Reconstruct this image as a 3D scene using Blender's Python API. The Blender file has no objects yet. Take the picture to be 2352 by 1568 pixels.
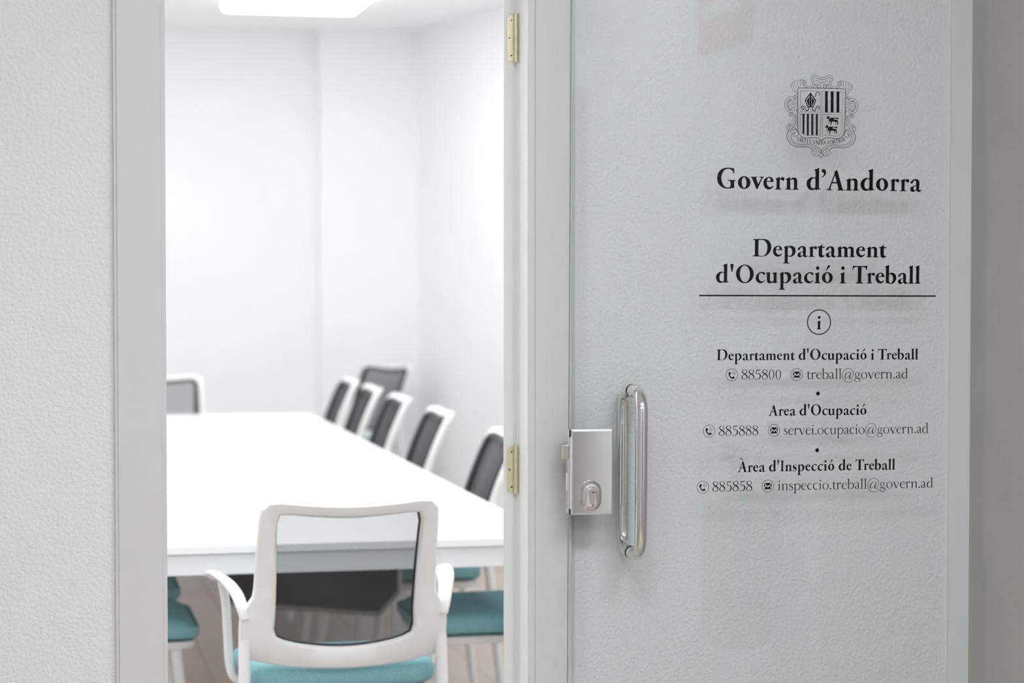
import bpy, bmesh, math, random, mathutils
from mathutils import Vector, Matrix
PI = math.pi
random.seed(4)
scene = bpy.context.scene
COL = scene.collection

# ---------------------------------------------------------------- camera, world, exposure
cam = bpy.data.cameras.new('camera')
cam.sensor_width = 36.0
cam.lens = 5000/2352*36
cam.clip_start = 0.05
cam.dof.use_dof = True
cam.dof.focus_distance = 4.42
cam.dof.aperture_fstop = 3.0
cam_o = bpy.data.objects.new('camera', cam)
COL.objects.link(cam_o)
cam_o.location = (0, -4.29, 1.451)
cam_o.rotation_euler = (PI/2 - math.atan(164/5000), 0, -math.radians(12.6))
scene.camera = cam_o
world = bpy.data.worlds.new('world')
world.use_nodes = True
world.node_tree.nodes['Background'].inputs[0].default_value = (0.8, 0.9, 1.0, 1)
world.node_tree.nodes['Background'].inputs[1].default_value = 0.05
scene.world = world
vs = scene.view_settings
vs.view_transform = 'Standard'; vs.look = 'None'; vs.gamma = 1.0; vs.use_curve_mapping = False
vs.exposure = 0.0
ROOM_LIGHT = 4.4        # glow of the meeting room's ceiling panels
HALL_LIGHT = 22.8        # glow of the corridor's ceiling panels
try:
    scene.cycles.use_denoising = True
    scene.cycles.max_bounces = 12; scene.cycles.diffuse_bounces = 6; scene.cycles.transparent_max_bounces = 24
    scene.cycles.caustics_reflective = False; scene.cycles.caustics_refractive = False
except Exception: pass

# ---------------------------------------------------------------- materials
def mat(name, col, rough=0.5, metal=0.0, spec=0.5):
    m = bpy.data.materials.new(name); m.use_nodes = True
    b = m.node_tree.nodes['Principled BSDF']
    b.inputs['Base Color'].default_value = (*col, 1)
    b.inputs['Roughness'].default_value = rough
    b.inputs['Metallic'].default_value = metal
    b.inputs['Specular IOR Level'].default_value = spec
    return m

def noise_variation(m, scale=40, amount=0.04, bump=0.0, bscale=120, detail=3):
    nt = m.node_tree; b = nt.nodes['Principled BSDF']
    tc = nt.nodes.new('ShaderNodeTexCoord')
    if amount:
        n = nt.nodes.new('ShaderNodeTexNoise'); n.inputs['Scale'].default_value = scale; n.inputs['Detail'].default_value = 3
        nt.links.new(tc.outputs['Object'], n.inputs['Vector'])
        r = nt.nodes.new('ShaderNodeMapRange')
        r.inputs['From Min'].default_value = 0.3; r.inputs['From Max'].default_value = 0.7
        r.inputs['To Min'].default_value = 1-amount; r.inputs['To Max'].default_value = 1+amount
        nt.links.new(n.outputs['Fac'], r.inputs['Value'])
        mx = nt.nodes.new('ShaderNodeVectorMath'); mx.operation = 'SCALE'
        mx.inputs[0].default_value = b.inputs['Base Color'].default_value[:3]
        nt.links.new(r.outputs['Result'], mx.inputs['Scale'])
        nt.links.new(mx.outputs['Vector'], b.inputs['Base Color'])
    if bump:
        n2 = nt.nodes.new('ShaderNodeTexNoise'); n2.inputs['Scale'].default_value = bscale; n2.inputs['Detail'].default_value = detail
        n2.inputs['Distortion'].default_value = 0.0
        nt.links.new(tc.outputs['Object'], n2.inputs['Vector'])
        bp = nt.nodes.new('ShaderNodeBump'); bp.inputs['Distance'].default_value = bump; bp.inputs['Strength'].default_value = 1.0
        nt.links.new(n2.outputs['Fac'], bp.inputs['Height'])
        nt.links.new(bp.outputs['Normal'], b.inputs['Normal'])
    return m

M = {}
M['stipple'] = noise_variation(mat('stippled white wall paint', (0.80, 0.80, 0.815), 0.6), 3, 0.012, 0.0030, 120, 1.5)
M['smooth'] = noise_variation(mat('smooth white jamb paint', (0.80, 0.805, 0.81), 0.5), 6, 0.01)
M['room'] = noise_variation(mat('smooth white wall paint', (0.86, 0.872, 0.89), 0.7), 2, 0.01)
M['ceil'] = noise_variation(mat('ceiling paint', (0.95, 0.955, 0.955), 0.8), 2, 0.01)
M['trim'] = noise_variation(mat('light grey lacquered wood', (0.68, 0.68, 0.678), 0.42), 25, 0.012)
M['jamb'] = noise_variation(mat('lit-side jamb lacquer', (0.93, 0.94, 0.945), 0.4), 25, 0.01)  # light on the left-facing strip is put into this whiter colour
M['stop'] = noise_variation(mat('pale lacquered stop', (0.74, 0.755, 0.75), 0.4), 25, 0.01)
M['taupe'] = noise_variation(mat('taupe jamb paint', (0.49, 0.47, 0.44), 0.55), 8, 0.03, 0.0006, 60)
M['chrome'] = noise_variation(mat('polished steel', (0.80, 0.79, 0.77), 0.07, 1.0), 30, 0.01)
M['steel'] = noise_variation(mat('satin steel', (0.74, 0.73, 0.72), 0.22, 1.0), 200, 0.02)
M['lockplate'] = noise_variation(mat('brushed lock case steel', (0.93, 0.95, 0.96), 0.13, 1.0), 60, 0.02)
M['nickel'] = mat('dull nickel', (0.62, 0.59, 0.53), 0.35, 1.0)
M['dark'] = mat('dark slot', (0.015, 0.015, 0.015), 0.6)
M['brass'] = noise_variation(mat('pale brass', (0.72, 0.65, 0.43), 0.38, 0.5), 60, 0.03)
M['screw'] = mat('zinc screw', (0.55, 0.56, 0.58), 0.3, 0.9)
M['vinyl'] = noise_variation(mat('black vinyl film', (0.004, 0.004, 0.005), 0.1, 0.0, 0.22), 50, 0.05)
M['white'] = noise_variation(mat('white chair plastic', (0.80, 0.80, 0.785), 0.38), 20, 0.01)
M['black'] = noise_variation(mat('black chair plastic', (0.010, 0.011, 0.013), 0.45), 30, 0.05)
M['teal'] = noise_variation(mat('teal wool seat fabric', (0.21, 0.44, 0.48), 0.85), 250, 0.12, 0.0006, 900)
M['table'] = noise_variation(mat('white laminate', (0.92, 0.925, 0.925), 0.3), 3, 0.005)
M['tableframe'] = noise_variation(mat('white metal frame', (0.86, 0.865, 0.87), 0.4), 15, 0.01)
M['greyrim'] = mat('grey aluminium rim', (0.45, 0.46, 0.48), 0.4, 0.6)
M['panel'] = mat('black perforated panel', (0.045, 0.048, 0.048), 0.25)
M['red'] = noise_variation(mat('red enamel', (0.55, 0.03, 0.03), 0.3), 10, 0.03)
M['signwhite'] = mat('white sign print', (0.8, 0.8, 0.8), 0.5)
M['darkdoor'] = noise_variation(mat('dark grey door paint', (0.05, 0.05, 0.055), 0.5), 6, 0.05)
M['browndoor'] = noise_variation(mat('walnut door', (0.13, 0.075, 0.045), 0.45), 12, 0.15)
M['wallwhite'] = noise_variation(mat('corridor wall paint', (0.66, 0.66, 0.66), 0.7), 2, 0.02)

def lamp_mat(name, strength, col=(1, 1, 1)):
    m = bpy.data.materials.new(name); m.use_nodes = True
    nt = m.node_tree; nt.nodes.remove(nt.nodes['Principled BSDF'])
    e = nt.nodes.new('ShaderNodeEmission'); e.inputs['Color'].default_value = (*col, 1); e.inputs['Strength'].default_value = strength
    nt.links.new(e.outputs[0], nt.nodes['Material Output'].inputs['Surface'])
    return m
M['roomlamp'] = lamp_mat('room lamp diffuser', ROOM_LIGHT, (0.97, 0.985, 1.0))
M['halllamp'] = lamp_mat('corridor lamp diffuser', HALL_LIGHT, (0.905, 0.968, 1.0))

def floor_mat():
    m = mat('pale oak planks', (0.42, 0.35, 0.30), 0.45); nt = m.node_tree; b = nt.nodes['Principled BSDF']
    tc = nt.nodes.new('ShaderNodeTexCoord'); mp = nt.nodes.new('ShaderNodeMapping')
    mp.inputs['Rotation'].default_value = (0, 0, PI/2)
    nt.links.new(tc.outputs['Object'], mp.inputs['Vector'])
    br = nt.nodes.new('ShaderNodeTexBrick')
    br.inputs['Scale'].default_value = 1.0; br.inputs['Brick Width'].default_value = 1.2; br.inputs['Row Height'].default_value = 0.16
    br.inputs['Mortar Size'].default_value = 0.003
    br.inputs['Color1'].default_value = (0.50, 0.425, 0.37, 1); br.inputs['Color2'].default_value = (0.40, 0.335, 0.29, 1); br.inputs['Mortar'].default_value = (0.22, 0.18, 0.15, 1)
    nt.links.new(mp.outputs['Vector'], br.inputs['Vector'])
    nt.links.new(br.outputs['Color'], b.inputs['Base Color'])
    return m
M['floor'] = floor_mat()

def glass_mat():
    # clear float glass: a Fresnel mirror on the outer face over a faintly green see-through body
    m = bpy.data.materials.new('clear float glass'); m.use_nodes = True
    nt = m.node_tree; nt.nodes.remove(nt.nodes['Principled BSDF'])
    tr = nt.nodes.new('ShaderNodeBsdfTransparent'); tr.inputs['Color'].default_value = (0.970, 0.985, 0.984, 1)
    gl = nt.nodes.new('ShaderNodeBsdfGlossy'); gl.inputs['Roughness'].default_value = 0.0
    fr = nt.nodes.new('ShaderNodeFresnel'); fr.inputs['IOR'].default_value = 1.8
    geo = nt.nodes.new('ShaderNodeNewGeometry')
    inv = nt.nodes.new('ShaderNodeMath'); inv.operation = 'SUBTRACT'; inv.inputs[0].default_value = 1.0
    mul = nt.nodes.new('ShaderNodeMath'); mul.operation = 'MULTIPLY'
    nt.links.new(geo.outputs['Backfacing'], inv.inputs[1])
    nt.links.new(fr.outputs['Fac'], mul.inputs[0]); nt.links.new(inv.outputs[0], mul.inputs[1])
    mx = nt.nodes.new('ShaderNodeMixShader')
    nt.links.new(mul.outputs[0], mx.inputs['Fac']); nt.links.new(tr.outputs[0], mx.inputs[1]); nt.links.new(gl.outputs[0], mx.inputs[2])
    nt.links.new(mx.outputs[0], nt.nodes['Material Output'].inputs['Surface'])
    return m
M['glass'] = glass_mat()
M['glassedge'] = mat('polished green glass edge', (0.20, 0.27, 0.26), 0.15)

def net_mat(a=0.48):
    # woven net: the more slanted the look through it, the more thread is met
    m = mat('black woven net', (0.030, 0.030, 0.034), 0.7); nt = m.node_tree; b = nt.nodes['Principled BSDF']
    geo = nt.nodes.new('ShaderNodeNewGeometry')
    dot = nt.nodes.new('ShaderNodeVectorMath'); dot.operation = 'DOT_PRODUCT'
    nt.links.new(geo.outputs['Normal'], dot.inputs[0]); nt.links.new(geo.outputs['Incoming'], dot.inputs[1])
    ab = nt.nodes.new('ShaderNodeMath'); ab.operation = 'ABSOLUTE'; nt.links.new(dot.outputs['Value'], ab.inputs[0])
    mxm = nt.nodes.new('ShaderNodeMath'); mxm.operation = 'MAXIMUM'; mxm.inputs[1].default_value = 0.05; nt.links.new(ab.outputs[0], mxm.inputs[0])
    dv = nt.nodes.new('ShaderNodeMath'); dv.operation = 'DIVIDE'; dv.inputs[0].default_value = 1.0; nt.links.new(mxm.outputs[0], dv.inputs[1])
    pw = nt.nodes.new('ShaderNodeMath'); pw.operation = 'POWER'; pw.inputs[0].default_value = 1-a; nt.links.new(dv.outputs[0], pw.inputs[1])
    tr = nt.nodes.new('ShaderNodeBsdfTransparent')
    mx = nt.nodes.new('ShaderNodeMixShader')
    nt.links.new(pw.outputs[0], mx.inputs['Fac']); nt.links.new(b.outputs[0], mx.inputs[1]); nt.links.new(tr.outputs[0], mx.inputs[2])
    nt.links.new(mx.outputs[0], nt.nodes['Material Output'].inputs['Surface'])
    return m
M['net'] = net_mat()

# ---------------------------------------------------------------- helpers
def finish(name, bm, material, parent=None, smooth=None, bevel=0):
    bmesh.ops.recalc_face_normals(bm, faces=bm.faces) if smooth is not None else None
    me = bpy.data.meshes.new(name); bm.to_mesh(me); bm.free()
    if material: me.materials.append(material)
    if smooth is not None:
        for p in me.polygons: p.use_smooth = True
        me.set_sharp_from_angle(angle=math.radians(smooth))
    o = bpy.data.objects.new(name, me); COL.objects.link(o)
    if parent: o.parent = parent
    if bevel:
        b = o.modifiers.new('bevel', 'BEVEL'); b.width = bevel; b.segments = 2; b.limit_method = 'ANGLE'
        b.harden_normals = False
    return o

def box(bm, x0, x1, y0, y1, z0, z1):
    v = [bm.verts.new(p) for p in ((x0,y0,z0),(x1,y0,z0),(x1,y1,z0),(x0,y1,z0),(x0,y0,z1),(x1,y0,z1),(x1,y1,z1),(x0,y1,z1))]
    for f in ((0,3,2,1),(4,5,6,7),(0,1,5,4),(1,2,6,5),(2,3,7,6),(3,0,4,7)): bm.faces.new([v[i] for i in f])

def prism(bm, pts, z0, z1):
    a = [bm.verts.new((x, y, z0)) for x, y in pts]; b = [bm.verts.new((x, y, z1)) for x, y in pts]
    n = len(pts)
    bm.faces.new(a[::-1]); bm.faces.new(b)
    for i in range(n): bm.faces.new((a[i], a[(i+1) % n], b[(i+1) % n], b[i]))

def boxes(name, lst, material, parent=None, bevel=0):
    bm = bmesh.new()
    for b in lst: box(bm, *b)
    return finish(name, bm, material, parent, None, bevel)

def sweep(bm, path, radii, seg=14, caps=True, upv=(0, 0, 1)):
    """tube along path; radii = r or (a, b) per point: a across, b along the up direction"""
    rings = []; N = len(path); P = [Vector(p) for p in path]
    prev = None
    for i, p in enumerate(P):
        t = (P[min(i+1, N-1)] - P[max(i-1, 0)]).normalized()
        if prev is None:
            s = t.cross(Vector(upv))
            if s.length < 1e-3: s = t.cross(Vector((1, 0, 0)))
        else:
            s = prev - t*prev.dot(t)
        s.normalize(); prev = s
        u = s.cross(t)
        r = radii[i] if isinstance(radii, list) else radii
        a, b = r if isinstance(r, tuple) else (r, r)
        rings.append([bm.verts.new(p + s*a*math.cos(2*PI*k/seg) + u*b*math.sin(2*PI*k/seg)) for k in range(seg)])
    for A, B in zip(rings, rings[1:]):
        for k in range(seg): bm.faces.new((A[k], A[(k+1) % seg], B[(k+1) % seg], B[k]))
    if caps: bm.faces.new(rings[0][::-1]); bm.faces.new(rings[-1])

def curve3(pts, n=6):
    return [Vector(p) for p in spline_open([tuple(p) for p in pts], n)]

def rrect(x0, x1, y0, y1, r, n=6):
    out = []
    for cx, cy, a in ((x1-r, y0+r, -PI/2), (x1-r, y1-r, 0), (x0+r, y1-r, PI/2), (x0+r, y0+r, PI)):
        out += [(cx + r*math.cos(a + PI/2*k/n), cy + r*math.sin(a + PI/2*k/n)) for k in range(n+1)]
    return out

def layers(bm, rings):
    """closed stack of equally long rings of 3D points, capped"""
    V = [[bm.verts.new(p) for p in r] for r in rings]
    n = len(V[0])
    for A, B in zip(V, V[1:]):
        for k in range(n): bm.faces.new((A[k], A[(k+1) % n], B[(k+1) % n], B[k]))
    bm.faces.new(V[0][::-1]); bm.faces.new(V[-1])

def empty(name, loc=(0, 0, 0), rz=0.0):
    o = bpy.data.objects.new(name, None); COL.objects.link(o)
    o.location = loc; o.rotation_euler = (0, 0, rz); o.empty_display_size = 0.1
    return o

def tag(o, label, cat, group=None, kind=None):
    o['label'] = label; o['category'] = cat
    if group: o['group'] = group
    if kind: o['kind'] = kind
    return o

# ---------------------------------------------------------------- lettering: glyph outlines and pen strokes
# outline strings: points "x,y" (smooth) or "x,y!" (corner), y down, baseline yb, x-height xh -> scaled to x-height 1
def parse(s):
    out = []
    for tok in s.split():
        c = tok.endswith('!')
        x, y = tok.rstrip('!').split(',')
        out.append((float(x), float(y), c))
    return out

def smooth_closed(pts, n=6):
    """closed outline through pts; straight between two corners, Catmull-Rom elsewhere"""
    N = len(pts); res = []
    for i in range(N):
        p1, p2 = pts[i], pts[(i+1) % N]
        if p1[2] and p2[2]:
            res.append((p1[0], p1[1])); continue
        p0 = p1 if p1[2] else pts[i-1]
        p3 = p2 if p2[2] else pts[(i+2) % N]
        for k in range(n):
            t = k/n
            res.append(tuple(0.5*((2*p1[a]) + (p2[a]-p0[a])*t + (2*p0[a]-5*p1[a]+4*p2[a]-p3[a])*t*t + (3*p1[a]-p0[a]-3*p2[a]+p3[a])*t**3) for a in (0, 1)))
    return res

def spline_open(pts, n=6):
    N = len(pts); res = []
    for i in range(N-1):
        p1, p2 = pts[i], pts[i+1]
        p0 = pts[i-1] if i else p1
        p3 = pts[i+2] if i+2 < N else p2
        for k in range(n):
            t = k/n
            res.append(tuple(0.5*((2*p1[a]) + (p2[a]-p0[a])*t + (2*p0[a]-5*p1[a]+4*p2[a]-p3[a])*t*t + (3*p1[a]-p0[a]-3*p2[a]+p3[a])*t**3) for a in range(len(p1))))
    res.append(pts[-1])
    return res

def ribbon(path):
    """quads along a path of (x, y, width)"""
    L, R_ = [], []
    N = len(path)
    for i, (x, y, w) in enumerate(path):
        a = path[max(i-1, 0)]; b = path[min(i+1, N-1)]
        dx, dy = b[0]-a[0], b[1]-a[1]
        d = math.hypot(dx, dy) or 1
        nx, ny = -dy/d*w/2, dx/d*w/2
        L.append((x+nx, y+ny)); R_.append((x-nx, y-ny))
    return [('Q', [L[i], L[i+1], R_[i+1], R_[i]]) for i in range(N-1)]

def ellipse(cx, cy, rx, ry, n=32, tilt=0):
    c, s = math.cos(tilt), math.sin(tilt)
    return [(cx + rx*math.cos(2*PI*k/n)*c - ry*math.sin(2*PI*k/n)*s, cy + rx*math.cos(2*PI*k/n)*s + ry*math.sin(2*PI*k/n)*c) for k in range(n)]

# bold face: key -> (baseline, x height, [ (outer, hole, hole..) ...])
BOLD = {
 'G': (568, 267, [("437,135! 443,243! 428,243! 400,190 360,158 300,145 220,178 172,260 158,345 175,435 215,502 260,533 310,541 345,530 357,505 357,430 343,403 293,391! 293,378! 480,380! 480,393! 450,402 441,430 441,510 446,530 452,540! 400,553 300,566 190,545 100,470 65,345 95,225 175,145 300,120 380,125",)]),
 'v': (568, 267, [("792,304! 938,304! 938,318! 920,324 918,342 958,458! 1018,348 1014,325 982,318! 982,304! 1083,304! 1083,318! 1055,335 1040,362! 946,568! 920,568! 835,362! 822,335 792,318!",)]),
 'e': (568, 267, [("1298,410! 1146,410! 1155,465 1195,513 1245,518 1290,488! 1303,496! 1265,545 1195,573 1110,535 1075,440 1100,350 1195,301 1270,325 1300,390", "1150,390! 1215,387 1232,370 1222,335 1197,325 1168,342")]),
 'r': (568, 267, [("1336,340! 1437,298! 1437,342! 1470,312 1500,304 1528,322 1535,348 1518,380 1490,380 1462,358 1437,357! 1432,385 1432,520 1440,548 1478,558! 1478,571! 1322,571! 1322,558! 1355,548 1360,520 1360,390 1355,365 1338,350!",)]),
 'n': (568, 267, [("1573,342! 1675,300! 1675,344! 1720,315 1765,308 1815,332 1830,385 1830,520 1838,548 1866,558! 1866,571! 1722,571! 1722,558! 1748,547 1756,520 1756,390 1745,358 1715,350 1675,364! 1675,520 1680,548 1702,558! 1702,571! 1560,571! 1560,558! 1592,548 1597,520 1597,385 1592,362 1575,352!",)]),
 'd': (472, 232, [("190,96! 285,60! 283,425! 290,440 318,445! 318,458! 262,465 213,480! 213,452! 180,470 140,478 75,448 42,365 65,285 130,238 180,235 213,243! 213,135 206,117 190,106!", "213,270! 190,255 163,260 130,300 118,365 135,425 175,442 205,430 213,410!")]),
 '’': (578, 262, [("213,178 225,147 258,135 295,155 312,205 295,260 255,295 212,319! 208,308! 248,277 265,240 257,217 230,207",)]),
 'A': (578, 258, [("250,582! 250,570! 285,562 306,540! 428,235! 425,195! 480,157! 492,180! 600,540! 615,562 655,571! 655,583! 480,583! 480,571! 508,565 512,548! 488,438! 372,438! 342,545! 348,562 387,570! 387,580!", "388,408! 437,268! 475,408!")]),
 'a': (475, 230, [("1803,322 1815,288 1860,255 1920,248 1965,272 1980,330 1975,430 1988,452 2022,449! 2022,460! 1985,485 1945,482 1915,455! 1890,475 1850,488 1810,470 1800,430 1815,400 1860,378 1915,360! 1915,310 1905,283 1885,275 1865,287 1850,320 1820,335", "1915,376! 1880,388 1865,410 1868,440 1890,454 1915,440!")]),
 'D': (362, 180, [("66,76! 230,70 310,88 358,150 368,212 345,290 290,345 220,363! 60,361! 60,349! 90,342 97,320 97,115 90,95 66,89!", "158,96! 190,86 250,97 293,150 303,215 290,290 255,340 210,352 165,345 155,320!")]),
 'p': (472, 232, [("1426,270! 1510,230! 1510,264! 1550,240 1600,240 1655,270 1680,345 1660,420 1600,470 1550,475 1512,466! 1512,570 1520,595 1552,605! 1552,618! 1410,618! 1410,605! 1440,595 1445,570 1445,310 1440,290 1428,280!", "1512,282! 1540,272 1580,292 1605,350 1595,420 1560,455 1530,450 1512,425!")]),
 't': (372, 180, [("2198,204! 2245,188 2275,153! 2278,200! 2322,201! 2318,220! 2278,220! 2278,320 2287,346 2320,348! 2320,358! 2290,378 2260,382 2228,365 2220,320 2220,220! 2198,217!",)]),
 'm': (370, 185, [("1473,212! 1540,183! 1540,217! 1570,195 1600,190 1630,200 1645,220! 1680,192 1710,190 1745,207 1755,250 1755,335 1760,352 1778,360! 1778,371! 1685,371! 1685,360! 1700,352 1703,335 1703,250 1695,227 1675,222 1648,234! 1648,335 1652,352 1668,360! 1668,371! 1578,371! 1578,360! 1592,352 1595,335 1595,250 1588,227 1568,222 1542,232! 1542,335 1546,352 1562,360! 1562,371! 1465,371! 1465,360! 1485,352 1488,335 1488,245 1484,228 1474,220!",)]),
 'c': (472, 232, [("1085,305! 1101,300! 1103,258 1060,238 1010,240 940,280 902,365 925,440 1000,480 1060,465 1112,416! 1102,406! 1060,435 1025,436 985,405 968,345 985,285 1020,262 1055,275",)]),
 'u': (472, 232, [("1128,253! 1222,240! 1218,285 1218,400 1230,438 1260,440 1295,423! 1295,305 1290,282 1263,271! 1263,258! 1365,240! 1362,285 1362,425 1370,450 1398,450! 1398,462! 1345,470 1295,485! 1295,453! 1250,477 1205,480 1165,463 1150,410 1150,305 1147,280 1128,268!",)]),
 'ı': (475, 230, [("573,273! 665,237! 662,300 662,430 668,455 693,466! 693,479! 562,479! 562,466! 588,455 593,430 593,310 588,292 575,283!",)]),
 'T': (475, 230, [("840,90! 870,103 990,106 1120,103 1152,90! 1142,194! 1128,194! 1110,145 1075,130 1025,128! 1022,430 1030,455 1068,467! 1068,480! 893,480! 893,467! 930,455 942,430 945,128! 885,133 850,155 835,194! 820,194!",)]),
 'b': (475, 230, [("1520,112! 1608,76! 1605,267! 1640,248 1690,248 1745,280 1768,350 1745,430 1690,480 1640,487 1560,470 1542,480! 1537,460 1537,160 1532,142 1520,122!", "1605,292! 1630,280 1670,297 1695,355 1685,430 1655,465 1625,460 1605,430!")]),
 'l': (475, 230, [("2036,116! 2125,80! 2122,150 2122,430 2128,455 2150,467! 2150,480! 2025,480! 2025,467! 2048,455 2055,430 2055,165 2050,143 2038,126!",)]),
 "'": (472, 232, [("356,82! 368,71 415,71 428,82! 402,240! 382,240!",)]),
 'I': (650, 400, [("0,0! 260,0! 260,20! 200,40 188,80 188,570 200,612 260,630! 260,652! 0,652! 0,630! 60,612 72,570 72,80 60,40 0,20!",)]),
 's': (650, 400, [("225,270! 238,360! 222,362! 195,300 140,275 100,288 92,330 130,370 200,410 250,460 255,540 205,620 120,660 20,635! 10,520! 28,518! 65,600 125,632 165,615 172,570 140,525 70,480 15,430 10,350 60,275 140,248 195,255",)]),
}
BOLD_SIDE = {'G': (25, 15), 'o': (25, 25), 'v': (-22, -22), 'e': (14, 12), 'r': (12, 2), 'n': (12, 12), 'd': (20, 6), '’': (5, 5), 'A': (0, 0), 'a': (22, 0), 'D': (12, 25),
 'p': (6, 22), 't': (4, 4), 'm': (12, 12), 'O': (28, 28), 'c': (20, 8), 'u': (6, 6), 'i': (12, 12), 'T': (12, -30), 'b': (4, 20), 'l': (10, 10), "'": (30, 30), 'I': (18, 18), 's': (18, 18), 'ó': (25, 25), 'À': (0, 0)}

def bold_glyph(ch):
    """-> (width, [elements]) in x-heights; y up"""
    if ch in 'oóO':
        if ch == 'O':
            yb, xh, o, h, x0, w = 472, 232, (673, 281, 192, 199), (674, 280, 108, 178), 481, 384
        else:
            yb, xh, o, h, x0, w = 568, 267, (657, 432, 138, 137), (656, 431, 51, 112), 519, 276
        f = lambda P: [((x-x0)/xh, (yb-y)/xh) for x, y in P]
        els = [('P', [f(ellipse(*o, n=40)), f(ellipse(*h, n=40, tilt=-0.05))])]
        if ch == 'ó':
            els += accent(0.52, 1)
        return w/xh, els
    if ch == 'i':
        w, els = bold_glyph('ı')
        return w, els + [('P', [ellipse(0.30, 1.40, 0.168, 0.170)])]
    if ch == 'À':
        w, els = bold_glyph('A')
        return w, els + [('P', [[(0.37, 2.05), (0.39, 2.13), (0.46, 2.16), (0.53, 2.11), (0.94, 1.76), (0.91, 1.72), (0.45, 2.00)]])]
    yb, xh, comps = BOLD[ch]
    els, xs = [], []
    for comp in comps:
        loops = [[((x, y)) for x, y in smooth_closed(parse(s))] for s in comp]
        xs += [p[0] for p in loops[0]]
        els.append(loops)
    x0 = min(xs)
    return (max(xs)-x0)/xh, [('P', [[((x-x0)/xh, (yb-y)/xh) for x, y in l] for l in loops]) for loops in els]

def accent(x, sgn, dy=0):
    pts = smooth_closed(parse("260,210! 315,95 335,91 355,108 350,128 275,207 266,218!"))
    return [('P', [[(x + sgn*(px-300)/230, (475-py)/230 + dy) for px, py in pts]])]

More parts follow.
